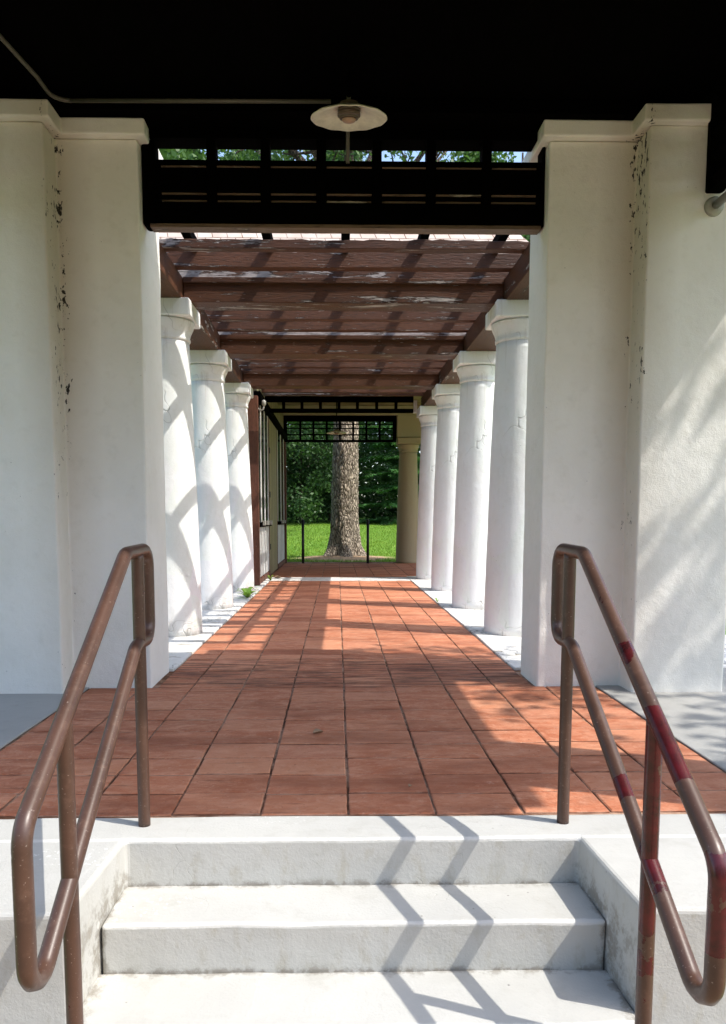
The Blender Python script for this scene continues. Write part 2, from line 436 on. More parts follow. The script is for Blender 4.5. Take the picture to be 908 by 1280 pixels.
# ------------------------------------------------------------------ ground
def gz(x, y):
    if y < 1.5: z = -.60
    elif y < 17: z = -.60 + (y - 1.5) / 15.5 * .50
    elif y < 21: z = -.10 + (y - 17) / 4 * .10
    elif y < 48: z = (y - 21) / 27 * .97
    else: z = .97
    z += .14 * math.exp(-((x - .2) ** 2 + (y - 19.4) ** 2) / .9)
    return z + .03 * noise.noise(Vector((x * .3, y * .3, 0)))
def axis_pts():
    a = [-400, -200, -100, -60, -40]
    a += [-30 + i * 1.0 for i in range(61)]
    return a + [40, 60, 100, 200, 400]
bm = B()
xs = axis_pts(); ys = [-300, -120, -60, -30, -15, -6, -2] + [0 + i * .75 for i in range(80)] + [70, 90, 140, 220, 400]
grid = [[bm.verts.new((x, y, gz(x, y))) for x in xs] for y in ys]
for j in range(len(ys) - 1):
    for i in range(len(xs) - 1): bm.faces.new((grid[j][i], grid[j][i + 1], grid[j + 1][i + 1], grid[j + 1][i]))
# a gap is not needed under the building: the paved base stands above the lawn
struct(obj('lawn_ground', bm, 'ground', smooth=True))
def grass(name, n, region, h, w):
    bm = B(); x0, x1, y0, y1 = region
    for _ in range(n):
        x = random.uniform(x0, x1); y = y0 + (y1 - y0) * random.random() ** 1.5
        if math.hypot(x - .18, y - 19.5) < 1.15 + .3 * random.random(): continue
        z = gz(x, y) - .01; a = random.uniform(0, 6.28); hh = h * random.uniform(.5, 1.2); ww = w * random.uniform(.6, 1.3)
        d = Vector((math.cos(a), math.sin(a), 0)) * ww; l = Vector((random.gauss(0, .35), random.gauss(0, .35), 1)) * hh
        p = Vector((x, y, z)); bm.faces.new((bm.verts.new(p - d), bm.verts.new(p + d), bm.verts.new(p + l)))
    o = obj(name, bm, 'blade'); o['kind'] = 'stuff'; return o
grass('grass', 52000, (-5, 5, 17.6, 40), .075, .012)
g2 = grass('grass', 16000, (2.95, 9, 1.5, 12), .07, .012)
tag(g2, 'rough green grass beside the right of the porch', 'grass'); 
tag(bpy.data.objects['grass'], 'short sunlit grass of the lawn round the big tree', 'grass')

# ------------------------------------------------------------------ paved base, steps
bm = B()
prism(bm, [(-2.95, 1.89), (-.69, 1.89), (-.665, 2.345), (.76, 2.345), (.785, 1.89), (2.95, 1.89), (2.95, 2.538), (-2.95, 2.538)], -.75, 0)
rough_up(bm, .12, .0035, 4, 3)
struct(obj('landing', bm, 'step', bevel=.014, seg=3))
def stepblk(name, x0, x1, y0, y1, z, seed):
    bm = B(); box(bm, x0, x1, y0, y1, -.75, z); rough_up(bm, .07, .0045, 6, seed)
    return struct(obj(name, bm, 'step', bevel=.013, seg=3))
stepblk('step', -.672, .768, 2.108, 2.348, -.149, 11)
stepblk('step', -.688, .782, 1.862, 2.112, -.294, 23)
stepblk('step', -1.1, 1.2, 1.58, 1.866, -.445, 31)
bm = B(); box(bm, -9, 9, -9, 1.56, -.75, -.575); struct(obj('bounce_forecourt', bm, 'gravel', bevel=.01))  # unseen ground, widened and tinted for warm bounce onto the pillars
bm = B(); box(bm, -2.95, 2.95, 2.5385, 5.6, -.75, -.0075); struct(obj('porch_base', bm, 'mortar'))
bm = B(); box(bm, -1.12, 1.19, 5.6005, 12.36, -.75, -.0075); struct(obj('walkway_base', bm, 'mortar'))
def flat(name, pts, z0, z1, mat, rough=.003, seed=0, ln=.25):
    bm = B(); prism(bm, pts, z0, z1); rough_up(bm, ln, rough, 3, seed); return struct(obj(name, bm, mat, bevel=.008))
flat('porch_paving', [(-2.95, 2.54), (-1.469, 2.54), (-1.469, 4.6), (-1.6, 4.6), (-1.6, 5.055), (-2.95, 5.055)], -.0072, .004, 'deck')
flat('porch_paving', [(1.540, 2.54), (2.95, 2.54), (2.95, 5.055), (1.70, 5.055), (1.70, 4.6), (1.540, 4.6)], -.0072, .004, 'deck')
flat('side_paving', [(-3.3, 5.06), (-1.078, 5.06), (-1.078, 12.30), (-3.3, 12.30)], -.75, .012, 'strip', .006, 5)
flat('side_paving', [(1.172, 5.06), (3.3, 5.06), (3.3, 13.2), (1.172, 13.2)], -.75, .010, 'strip', .006, 9)
flat('threshold', [(-1.17, 12.33), (1.168, 12.33), (1.168, 12.98), (-1.17, 12.98)], -.75, .008, 'strip', .003, 12)
bm = B(); box(bm, -6.4, 4.5, 12.985, 17.75, -.75, -.0075); struct(obj('pavilion_base', bm, 'mortar'))

def tile_field(name, x_lo, x_hi, y_lo, y_hi, seed, mat='tile'):
    rnd = random.Random(seed); bm = B(); lay = bm.verts.layers.float.new('grime')
    tx, ty, j = .2995, .207, .0034
    i0 = math.floor((x_lo - .036) / tx) - 1; i1 = math.ceil((x_hi - .036) / tx) + 1
    for i in range(i0, i1):
        xa0, xb0 = .036 + i * tx, .036 + (i + 1) * tx
        y = 2.545 + math.floor((y_lo - 2.545) / ty) * ty + rnd.uniform(-.012, .012) * 1.0
        while y < y_hi:
            h = ty
            xa, xb = max(xa0, x_lo) + j + rnd.uniform(-.002, .002), min(xb0, x_hi) - j + rnd.uniform(-.002, .002)
            gp = rnd.choice((.004, .0045, .005, .006))
            ya, yb = max(y, y_lo) + gp, min(y + h, y_hi) - gp
            y += h + rnd.uniform(-.0025, .0025)
            if xb - xa < .03 or yb - ya < .03: continue
            zt = max(-.0015, min(.0015, rnd.gauss(0, .0008))); sx, sy = rnd.gauss(0, .003), rnd.gauss(0, .004)
            out = []; nx, ny = 7, 5
            for k in range(nx): out.append((xa + (xb - xa) * k / nx, ya))
            for k in range(ny): out.append((xb, ya + (yb - ya) * k / ny))
            for k in range(nx): out.append((xb - (xb - xa) * k / nx, yb))
            for k in range(ny): out.append((xa, yb - (yb - ya) * k / ny))
            cx, cy = (xa + xb) / 2, (ya + yb) / 2
            r0, r1, r2 = [], [], []
            for (px, py) in out:
                w = 1 + rnd.uniform(-.010, .004)
                qx, qy = cx + (px - cx) * w, cy + (py - cy) * w
                dz = zt + (qx - cx) * sx + (qy - cy) * sy
                r0.append(bm.verts.new((qx, qy, -.0073)))
                r1.append(bm.verts.new((qx, qy, dz - .0035)))
                r2.append(bm.verts.new((cx + (qx - cx) * .965, cy + (qy - cy) * .95, dz)))
            ring_join(bm, r0, r1); ring_join(bm, r1, r2); bm.faces.new(r2)
            for q in r0: q[lay] = 1
            for q in r1: q[lay] = .85
    return struct(obj(name, bm, mat))
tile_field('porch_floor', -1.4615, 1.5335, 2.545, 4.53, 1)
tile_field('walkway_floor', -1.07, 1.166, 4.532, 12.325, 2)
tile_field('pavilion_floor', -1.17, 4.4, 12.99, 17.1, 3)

# ------------------------------------------------------------------ porch piers
def pier(name, label, s, xi, xm, xo, yf, yo, mat, yb=5.05):
    """s=-1 left, 1 right; xi opening side, xm inside corner, xo outer side"""
    t = thing(name, label, 'pillar', (0, 0, 0), 'stucco pillars of the porch')
    def foot(e):
        p = [(xi - s * e, yf - e), (xm, yf - e) if e == 0 else (xm - s * e, yf - e), (xm - s * e, yo - e), (xo + s * e, yo - e), (xo + s * e, yb + e), (xi - s * e, yb + e)]
        return p
    bm = B(); prism(bm, foot(0), -.02, 3.09); rough_up(bm, .16, .004, 2.6, 2 + s); obj('shaft', bm, mat, t, bevel=.012, seg=3)
    bm = B(); prism(bm, foot(.05), 3.092, 3.18); rough_up(bm, .16, .004, 3, 9 + s); obj('cap', bm, mat, t, bevel=.010, seg=3)
    return t
pier('porch_pillar', 'stepped white stucco pillar left of the passage with mould in its corner', -1, -1.105, -1.56, -2.15, 4.546, 4.365, 'pier')
pier('porch_pillar', 'stepped white stucco pillar right of the passage with a pipe end on its front', 1, 1.187, 1.68, 2.216, 4.53, 4.347, 'pier_r', 4.95)
# the porch's two front posts stand just outside the picture and shade the tiles
for s in (-1, 1):
    t = thing('porch_pillar', 'square white stucco pillar at the front %s corner of the porch' % ('left' if s < 0 else 'right'), 'pillar', (s * 2.45, 2.42, 0), 'stucco pillars of the porch')
    bx('shaft', 'column', t, s * 2.45 - .22, s * 2.45 + .22, 2.2, 2.64, -.02, 3.09, bevel=.012)
    bx('cap', 'column', t, s * 2.45 - .26, s * 2.45 + .26, 2.16, 2.68, 3.092, 3.18, bevel=.01)

# ------------------------------------------------------------------ porch roof
t = thing('porch_roof', 'black timber porch roof and boarded ceiling over the pillars', 'roof')
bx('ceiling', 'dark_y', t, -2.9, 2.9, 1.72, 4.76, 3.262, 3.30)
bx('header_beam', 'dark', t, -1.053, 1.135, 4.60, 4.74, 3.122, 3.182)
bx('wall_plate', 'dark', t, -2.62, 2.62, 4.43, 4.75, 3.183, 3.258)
for s in (-1, 1):
    bx('side_beam', 'dark_y', t, s * 2.14 - .16, s * 2.14 + .16, 1.95, 4.42, 3.183, 3.256)
bm = B()
p = [Vector(v) for v in ((-2.81, 1.66, 3.302), (2.81, 1.66, 3.302), (2.81, 4.80, 3.302), (-2.81, 4.80, 3.302), (-1.5, 3.23, 3.98), (1.5, 3.23, 3.98))]
vs = [bm.verts.new(v) for v in p]
for q in ((0, 1, 5, 4), (1, 2, 5), (2, 3, 4, 5), (3, 0, 4), (3, 2, 1, 0)): bm.faces.new([vs[i] for i in q])
obj('hip_roof', bm, 'dark_shingle', t)

# ------------------------------------------------------------------ lattice screens
t = thing('lattice_screen', 'black timber lattice screen hung between the two porch pillars', 'lattice', (0, 0, 0), 'lattice screens')
K = 1.0242
def lz(z): return 1 + (z - 1) * K
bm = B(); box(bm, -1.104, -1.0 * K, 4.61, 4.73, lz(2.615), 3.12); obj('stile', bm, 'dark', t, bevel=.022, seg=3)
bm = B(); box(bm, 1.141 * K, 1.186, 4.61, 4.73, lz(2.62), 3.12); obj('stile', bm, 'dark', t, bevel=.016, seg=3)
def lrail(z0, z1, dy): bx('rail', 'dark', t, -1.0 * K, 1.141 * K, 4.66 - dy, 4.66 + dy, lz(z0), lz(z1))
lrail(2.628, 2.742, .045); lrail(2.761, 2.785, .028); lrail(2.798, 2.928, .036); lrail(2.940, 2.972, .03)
bx('lit_edge_strip', 'lit_edge', t, -1.06, 1.17, 4.612, 4.70, lz(2.606), lz(2.6255), bevel=.002)  # pale strip paints the bounce-lit underside of the bottom rail
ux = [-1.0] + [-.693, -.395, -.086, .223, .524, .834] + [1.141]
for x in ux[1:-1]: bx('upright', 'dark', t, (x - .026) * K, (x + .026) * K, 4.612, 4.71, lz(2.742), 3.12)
for z0, z1, dy in ((2.9285, 2.9355, .040), (2.786, 2.7945, .033), (2.7475, 2.757, .03)):  # pale strips stand in for rail edges lit from below
    for a, b2 in zip(ux, ux[1:]): bx('lit_edge_strip', 'lit_edge', t, a * K + .030, b2 * K - .030, 4.66 - dy, 4.66 - dy + .02, lz(z0), lz(z1), bevel=.001)
for s in (-1, 1):
    t = thing('lattice_screen', 'dark lattice screen along the %s side of the porch' % ('left' if s < 0 else 'right'), 'lattice', (0, 0, 0), 'lattice screens')
    x0 = s * 2.025
    for z0, z1 in ((2.735, 2.80), (2.88, 2.91), (3.00, 3.03), (3.11, 3.18)): bx('rail', 'dark_y', t, x0 - .04, x0 + .04, 2.69, 4.335, z0, z1)
    for i in range(7): y = 2.72 + i * .265; bx('upright', 'dark_y', t, x0 - .047, x0 + .047, y - .02, y + .02, 2.737, 3.178)

t = thing('lattice_screen', 'unseen lattice screen added under the front porch eave to darken the pillars', 'lattice', (0, 0, 0), 'lattice screens')  # unseen screen, added to keep light off the pillar tops
for z0, z1 in ((2.735, 2.80), (2.88, 2.91), (3.00, 3.03), (3.11, 3.258)): bx('rail', 'dark', t, -2.22, 2.22, 2.38, 2.46, z0, z1)
for i in range(14): x = -2.08 + i * .32; bx('upright', 'dark', t, x - .02, x + .02, 2.373, 2.467, 2.737, 3.178)

# ------------------------------------------------------------------ pendant lamps
def pendant(x, y, z, tilt, label, stem_top, arm):
    t = thing('pendant_lamp', label, 'lamp', (x, y, z), 'enamel disc lamps')
    M = Matrix.Translation((x, y, z)) @ Matrix.Rotation(R(tilt), 4, 'X')
    def part(nm, bm, mat, sm=True):
        bmesh.ops.transform(bm, matrix=M, verts=bm.verts); return obj(nm, bm, mat, t, smooth=sm)
    bm = B(); seg = 48; rings = []
    prof = [(.045, .052), (.09, .040), (.15, .020), (.188, .004), (.194, -.003), (.190, -.004), (.15, .012), (.09, .032), (.047, .044)]
    for r, zz in prof:
        rings.append([bm.verts.new((r * math.cos(2 * math.pi * i / seg) * 1, r * math.sin(2 * math.pi * i / seg), zz - (.0016 * math.cos(i * 2 * math.pi / seg * 12) if r > .1 else 0))) for i in range(seg)])
    for a, b2 in zip(rings, rings[1:]): ring_join(bm, a, b2)
    ring_join(bm, rings[-1], rings[0])
    part('lamp_shade', bm, 'shade')
    bm = B(); lathe(bm, [(.03, .075), (.046, .07), (.05, .05), (.058, .046), (.058, .03), (.05, .026), (.058, .022), (.058, .008), (.05, .004), (.047, -.004), (.0, -.004)][:-1], 24); part('socket', bm, 'socket', False)
    bm = B(); lathe(bm, [(.036, -.0045), (.036, -.010), (.028, -.018), (.010, -.023)], 20); part('lamp_lens', bm, 'lens')
    bm = B(); tube(bm, [(x, y + .02 * tilt / 8, z + .115), (x, y + .02 * tilt / 8, stem_top - .02)], .010, 10); obj('stem', bm, 'dark', t, True)
    if arm:
        bm = B(); tube(bm, [(x, 4.595, 2.99), (x, 4.59, 3.08), (x, 4.52, 3.15), (x, y + .1, z + .13), (x, y + .03, z + .12)], .011, 10); obj('bracket_arm', bm, 'conduit', t, True)
    return t
pendant(.062, 4.15, 3.015, 9, 'cream enamel disc lamp under the black porch ceiling', 3.262, True)
pendant(-.01, 15.0, 2.60, 0, 'small disc lamp hanging in the shaded far pavilion', 3.33, False)

# ------------------------------------------------------------------ conduit and pipe
bm = B(); zc = 3.215
pts = [(-.03, 4.405, zc + .008), (-1.42, 4.405, zc)]
for k in range(6): a = R(k * 18); pts.append((-1.42 - .09 * math.sin(a), 4.405 - .09 * (1 - math.cos(a)), zc))
pts += [(-1.52, 4.2, zc + .01), (-1.60, 3.7, zc + .025), (-1.66, 2.2, zc + .03)]
tube(bm, pts, .011, 10)
tag(obj('conduit', bm, 'conduit', smooth=True), 'thin pale conduit bending along the edge of the black ceiling', 'conduit')
t = thing('pipe', 'grey metal pipe fixed to the front of the right porch pillar', 'pipe', (2.035, 4.34, 2.672))
bm = B(); tube(bm, [(2.035, 4.345, 2.672), (2.035, 3.9, 2.672), (2.035, 2.66, 2.672)], .022, 14); obj('tube', bm, 'pipe', t, True)
bm = B(); tube(bm, [(2.035, 4.346, 2.672), (2.035, 4.325, 2.672), (2.035, 4.318, 2.672)], [.052, .048, .03], 20); obj('flange', bm, 'hinge', t, True)

# ------------------------------------------------------------------ round columns
def abacus_bm(h=.252, z0=2.609, z1=2.742):
    bm = B(); box(bm, -h, h, -h, h, z0, z1); rough_up(bm, .12, .004, 5, 4); return bm
def make_column(name, label, loc, group, mt='column'):
    t = thing(name, label, 'column', loc, group)
    prof = []
    for k in range(41):
        u = k / 40; z = 0.0 + u * 2.44
        prof.append((.262 - .066 * u ** 1.25, z))
    bm = B(); lathe(bm, prof, 48, wob=.012, seed=3); o = obj('shaft', bm, mt, None, True); o.parent = t
    bm = B(); lathe(bm, [(.196, 2.441), (.206, 2.447), (.208, 2.466), (.202, 2.474), (.212, 2.51), (.232, 2.552), (.243, 2.589), (.243, 2.596), (.222, 2.5975), (.222, 2.608)], 48, wob=.006); o = obj('echinus', bm, mt, None, True); o.parent = t
    o = obj('abacus', abacus_bm(), mt, None, False, .012, 3); o.parent = t
    return t
G = 'white plaster columns of the walkway'
col = make_column('column', 'nearest white column on the right, half behind the porch pillar', (1.535, 6.66, .008), G)
dup(col, (1.54, 8.60, .008), 'second white column from the front on the right side')
dup(col, (1.55, 10.62, .008), 'third white column from the front on the right side')
dup(col, (1.545, 12.62, .008), 'farthest slim looking white column on the right beside the threshold')
dup(col, (-1.43, 6.66, .008), 'nearest white column on the left, striped by shadows, beside the porch pillar')
dup(col, (-1.42, 8.60, .008), 'middle white column of the three on the left')
dup(col, (-1.395, 10.56, .008), 'white column on the left next to the brown corner of the boarded house')

# ------------------------------------------------------------------ pergola
t = thing('pergola', 'weathered brown timber pergola with peeling paint over the tiled walkway', 'pergola')
for x0, x1 in ((-1.66, -1.245), (1.355, 1.72)):
    bm = B(); box(bm, x0, x1, 5.10, 12.78, 2.745, 2.93); rough_up(bm, .3, .005, 2, 5); obj('side_beam', bm, 'beam_y', t, bevel=.006)
for k, y in enumerate((6.5, 8.48, 10.5)):
    bm = B(); box(bm, -1.243, 1.353, y, y + .26, 2.735, 2.928); rough_up(bm, .12, .005, 3, k * 7); obj('cross_beam', bm, 'beam', t, bevel=.006)
    bx('moulding', 'beam', t, -1.242, 1.352, y - .018, y - .001, 2.885, 2.929, bevel=.004)
def joist(y, mat, k, ragged=False, z1=3.045):
    bm = B(); box(bm, -1.75, 1.80, y, y + .095, 2.931, z1); rough_up(bm, .06 if ragged else .15, .004, 3, k * 5.3)
    if ragged:
        for v in bm.verts:
            if v.co.z > 2.97:
                f = (v.co.z - 2.931) / (z1 - 2.931)
                e = .026 * (.5 + .5 * noise.noise(Vector((v.co.x * 2.1, 4, 0)))) + .014 * noise.noise(Vector((v.co.x * 9, 2, 0))) + .008 * noise.noise(Vector((v.co.x * 30, 1, 0)))
                v.co.z -= f * max(0, e + .012)
    obj('joist', bm, mat, t, bevel=.004)
joist(5.36, 'joist', 1)
joist(5.81, 'joist', 2, True, 3.018)
joist(6.24, 'joist', 3)
joist(6.575, 'peeling', 4)
k = 5
for base in (6.58, 8.56, 10.57):
    for d in (.42, .83, 1.25, 1.68) + ((2.0,) if base < 10 else (1.98,)):
        joist(base + d, 'peeling' if (d == .83 or (d > 1.9 and base < 8)) else 'joist', k); k += 1
for i in range(-2, 4):
    x = .064 + i * .582
    bx('purlin', 'dark_y', t, x - .032, x + .032, 5.30, 12.75, 3.05, 3.125, bevel=.004)

# ------------------------------------------------------------------ walkway end lattice
t = thing('lattice_screen', 'narrow dark lattice screen over the far end of the walkway', 'lattice', (0, 0, 0), 'lattice screens')
bx('rail', 'dark', t, -1.17, 1.24, 12.84, 12.90, 2.70, 2.765)
bx('rail', 'dark', t, -1.17, 1.24, 12.84, 12.90, 2.868, 3.0)
for x in (-.87, -.573, -.272, .028, .329, .643, .957): bx('upright', 'dark', t, x - .024, x + .024, 12.835, 12.905, 2.764, 2.869)
bx('end_block', 'white_board', t, 1.245, 1.30, 12.83, 12.91, 2.70, 2.90)

# ------------------------------------------------------------------ far pavilion
t = thing('pavilion', 'far pavilion with boarded white side wall, stucco end wall and pale shingle roof', 'house', (0, 12.4, 0))
# boarded wall along the left of the passage
XW = -1.18
def wbx(nm, mat, y0, y1, z0, z1, dx=.04, par=None, bevel=.004):
    return bx(nm, mat, par or t, XW - .10, XW + dx, y0, y1, z0, z1, bevel=bevel)
wbx('corner_post', 'brown_post', 11.30, 11.40, .012, 2.735, .045)
bx('front_wall', 'brown_post', t, -2.9, -1.285, 11.30, 11.38, .013, 3.25)
def boards(y0, y1, z0, z1, w, mat, dx=.012):
    bm = B(); y = y0
    while y < y1 - .02:
        yy = min(y + w, y1); box(bm, XW - .06, XW + dx + random.uniform(-.002, .002), y + .035, yy - .035, z0, z1); y += w
    return obj('boarding', bm, mat, t, bevel=.003)
bx('backing', 'glass_gap', t, XW - .14, XW - .085, 11.41, 17.70, .013, 3.25)
bx('gap_shade', 'glass_gap', t, XW - .08, XW + .008, 11.41, 13.35, .10, .858, bevel=0); bx('gap_shade', 'glass_gap', t, XW - .08, XW + .008, 15.2, 17.2, .10, .858, bevel=0)  # dark sheets flush in the gaps stand in for shade between boards
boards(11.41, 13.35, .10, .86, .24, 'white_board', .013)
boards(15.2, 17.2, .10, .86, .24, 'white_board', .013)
wbx('skirting', 'brown_post', 11.41, 13.35, .013, .095, .03); wbx('skirting', 'brown_post', 15.2, 17.2, .013, .095, .03)
boards(11.41, 17.2, 2.82, 3.24, .20, 'olive_board')
wbx('head_trim', 'dark_y', 11.41, 17.55, 2.70, 2.815, .075)
for y0, y1 in ((11.41, 13.33), (15.3, 17.2)):
    w = wbx('window', 'dark_y', y0, y1, .862, .93, .06)
    n = 3 if y0 < 14 else 2
    for i in range(n + 1):
        y = y0 + .06 + (y1 - y0 - .12) * i / n
        bx('jamb', 'white_board', w, XW - .04, XW + .012, y - .055, y + .055, .932, 2.698, bevel=.004)
    for i in range(n):
        ya, yb = y0 + .06 + (y1 - y0 - .12) * i / n + .06, y0 + .06 + (y1 - y0 - .12) * (i + 1) / n - .06
        bx('shutter', 'olive_board', w, XW - .05, XW + .009, ya, ya + (yb - ya) * .16, .935, 2.696)
        bx('pane', 'glass_gap', w, XW - .06, XW + .007, ya + (yb - ya) * .16, yb, .935, 2.696, bevel=0)
    for i in range(n):
        bx('latch', 'hinge', w, XW + .06, XW + .10, y0 + .3 + i * .6, y0 + .42 + i * .6, .885, .955)
d = bx('door', 'door', t, XW - .05, XW + .012, 13.42, 15.14, .013, 2.695)
for z in (.45, 1.35, 2.1): bx('hinge_plate', 'blackmetal', d, XW + .013, XW + .022, 13.50, 13.62, z, z + .10)
bx('door_frame', 'brown_post', t, XW - .06, XW + .018, 13.352, 13.415, .013, 2.698)
bx('door_frame', 'brown_post', t, XW - .06, XW + .018, 15.142, 15.198, .013, 2.698)
wbx('end_post', 'brown_post', 17.28, 17.42, -.01, 2.698, .05)
# stucco end wall over the far opening
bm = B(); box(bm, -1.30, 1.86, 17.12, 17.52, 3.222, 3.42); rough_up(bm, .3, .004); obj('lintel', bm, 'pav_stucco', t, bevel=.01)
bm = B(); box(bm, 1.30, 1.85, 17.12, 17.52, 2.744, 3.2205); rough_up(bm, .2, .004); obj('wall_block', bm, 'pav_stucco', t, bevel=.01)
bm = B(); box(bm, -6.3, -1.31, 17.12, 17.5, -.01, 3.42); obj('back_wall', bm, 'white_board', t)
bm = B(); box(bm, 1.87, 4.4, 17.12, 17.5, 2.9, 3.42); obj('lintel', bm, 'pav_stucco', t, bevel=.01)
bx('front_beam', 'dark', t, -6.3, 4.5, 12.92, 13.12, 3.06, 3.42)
bx('side_wall', 'white_board', t, -6.3, -6.2, 11.42, 17.1, -.01, 3.42)
bx('ceiling', 'olive_board', t, -6.3, 4.5, 13.13, 17.9, 3.425, 3.46)
bm = B()
p = ((-8.2, 12.12, 3.47), (5.0, 12.12, 3.47), (5.0, 18.3, 3.47), (-8.2, 18.3, 3.47), (-5.6, 15.2, 7.15), (2.42, 15.2, 7.15))
vs = [bm.verts.new(v) for v in p]
for q in ((0, 1, 5, 4), (1, 2, 5), (2, 3, 4, 5), (3, 0, 4), (3, 2, 1, 0)): bm.faces.new([vs[i] for i in q])
obj('roof', bm, 'shingle', t)
GP = 'columns of the far pavilion'
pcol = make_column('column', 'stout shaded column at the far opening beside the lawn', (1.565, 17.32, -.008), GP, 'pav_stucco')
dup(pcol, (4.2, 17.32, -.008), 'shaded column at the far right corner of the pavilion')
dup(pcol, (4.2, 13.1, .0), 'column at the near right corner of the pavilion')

t = thing('lattice_screen', 'dark grid lattice screen in the far opening before the tree trunk', 'lattice', (0, 0, 0), 'lattice screens')
Yl = 17.3
for z0, z1, d_ in ((2.655, 2.70, .05), (2.80, 2.825, .03), (2.94, 2.96, .025), (3.03, 3.05, .025), (3.10, 3.22, .05)): bx('rail', 'dark', t, -1.10, 1.22, Yl - d_, Yl + d_, z0, z1, bevel=.003)
bx('stile', 'dark', t, -1.20, -1.10, Yl - .05, Yl + .05, 2.656, 3.22); bx('stile', 'dark', t, 1.22, 1.295, Yl - .05, Yl + .05, 2.656, 3.22)
for i in range(7): x = -1.1 + (i + 1) * 2.32 / 8; bx('upright', 'dark', t, x - .022, x + .022, Yl - .045, Yl + .045, 2.70, 3.10, bevel=.003)

t = thing('wall_lantern', 'small pale bracket lantern at the corner of the boarded wall', 'lantern', (-1.06, 11.36, 2.62))
bm = B(); tube(bm, [(-1.134, 11.36, 2.56), (-1.10, 11.36, 2.53), (-1.06, 11.36, 2.55), (-1.05, 11.36, 2.60)], .012, 8); obj('bracket', bm, 'hinge', t, True)
bm = B(); lathe(bm, [(.02, 2.60), (.03, 2.62), (.03, 2.66), (.012, 2.68)], 14, -1.05, 11.36); obj('globe', bm, 'hinge', t, True)

for x, lab in ((-.76, 'thin dark metal post left of the big tree trunk'), (.671, 'thin dark metal post right of the big tree trunk')):
    t = thing('metal_post', lab, 'post', (x, 17.16, -.01), 'thin posts at the lawn edge')
    bm = B(); tube(bm, [(x, 17.16, -.01), (x, 17.16, .4), (x, 17.16, .93)], .030, 10); obj('shaft', bm, 'blackmetal', t, True)
    bm = B(); lathe(bm, [(.032, .931), (.034, .945), (.02, .96)], 12, x, 17.16); obj('cap', bm, 'blackmetal', t, True)
bm = B(); box(bm, -1.30, 1.86, 17.11, 17.75, -.75, -.006); struct(obj('pavilion_sill', bm, 'mortar', bevel=.005))

# ------------------------------------------------------------------ handrails
def fillet(pts, rads, n=7):
    out = []; m = len(pts)
    for i in range(m):
        p0, p1, p2 = Vector(pts[i - 1]), Vector(pts[i]), Vector(pts[(i + 1) % m])
        a = (p0 - p1).normalized(); c = (p2 - p1).normalized(); ang = a.angle(c)
        d = rads[i] / math.tan(ang / 2)
        cen = p1 + (a + c).normalized() * (rads[i] / math.sin(ang / 2))
        s, e = p1 + a * d - cen, p1 + c * d - cen
        for k in range(n + 1):
            u = k / n; w = s.lerp(e, u).normalized() * rads[i]; out.append(cen + w)
    return out
def densify(pts, step):
    out = []
    for i in range(len(pts)):
        a, b2 = Vector(pts[i]), Vector(pts[(i + 1) % len(pts)])
        n = max(1, int((b2 - a).length / step)); out += [a.lerp(b2, k / n) for k in range(n)]
    return out
def handrail(x, label, patched, yn, sl):
    t = thing('handrail', label, 'handrail', (x, 2.46, 0), 'tubular handrails of the steps')
    zr = .893 - .655 * (2.325 - yn) + .02
    prof = [(yn, zr), (2.325, .893), (2.592, .898), (2.592, .600), (2.415, .600), (yn, .600 - sl * (2.415 - yn))]
    pts = fillet([(x, y, z) for y, z in prof], [.075, .075, .06, .06, .10, .065])
    pts = densify(pts, .012)
    bm = B(); lay = bm.verts.layers.float.new('repaint')
    rings = tube(bm, pts, .0205, 18, True)
    if patched:
        for rg, p in zip(rings, pts):
            up = p.z > .600 - sl * (2.415 - p.y) + .17
            v = 0
            for (a, b2, w) in (((1.905, 1.975, .62), (1.60, 1.78, .85), (1.30, 1.455, .75)) if up else ((1.905, 1.968, .9), (1.68, 1.79, .85))):
                v = max(v, w * min(1, max(0, min(p.y - a, b2 - p.y) / .016 + .5)))
            for q in rg: q[lay] = v
    obj('rail', bm, 'rail', t, True)
    for y, z0, z1, pt in ((2.462, .0, .886, 0), (1.765, -.455, zr + (1.765 - yn) / (2.325 - yn) * (.893 - zr) - .008, 1)):
        bm = B(); lay = bm.verts.layers.float.new('repaint')
        zs = [z0 + (z1 - z0) * i / 60 for i in range(61)]
        rings = tube(bm, [(x, y, z) for z in zs], .0195, 16)
        if patched and pt:
            for rg, z in zip(rings, zs):
                for q in rg: q[lay] = .85 if z > .02 else (.45 if z > -.1 else 0)
        obj('post', bm, 'rail', t, True)
        # weld collars where post meets the two rails
    return t
handrail(-.632, 'brown tubular handrail on the left of the white steps', False, 1.505, .69)
handrail(.742, 'brown tubular handrail with dark red paint patches right of the steps', True, 1.435, .635)

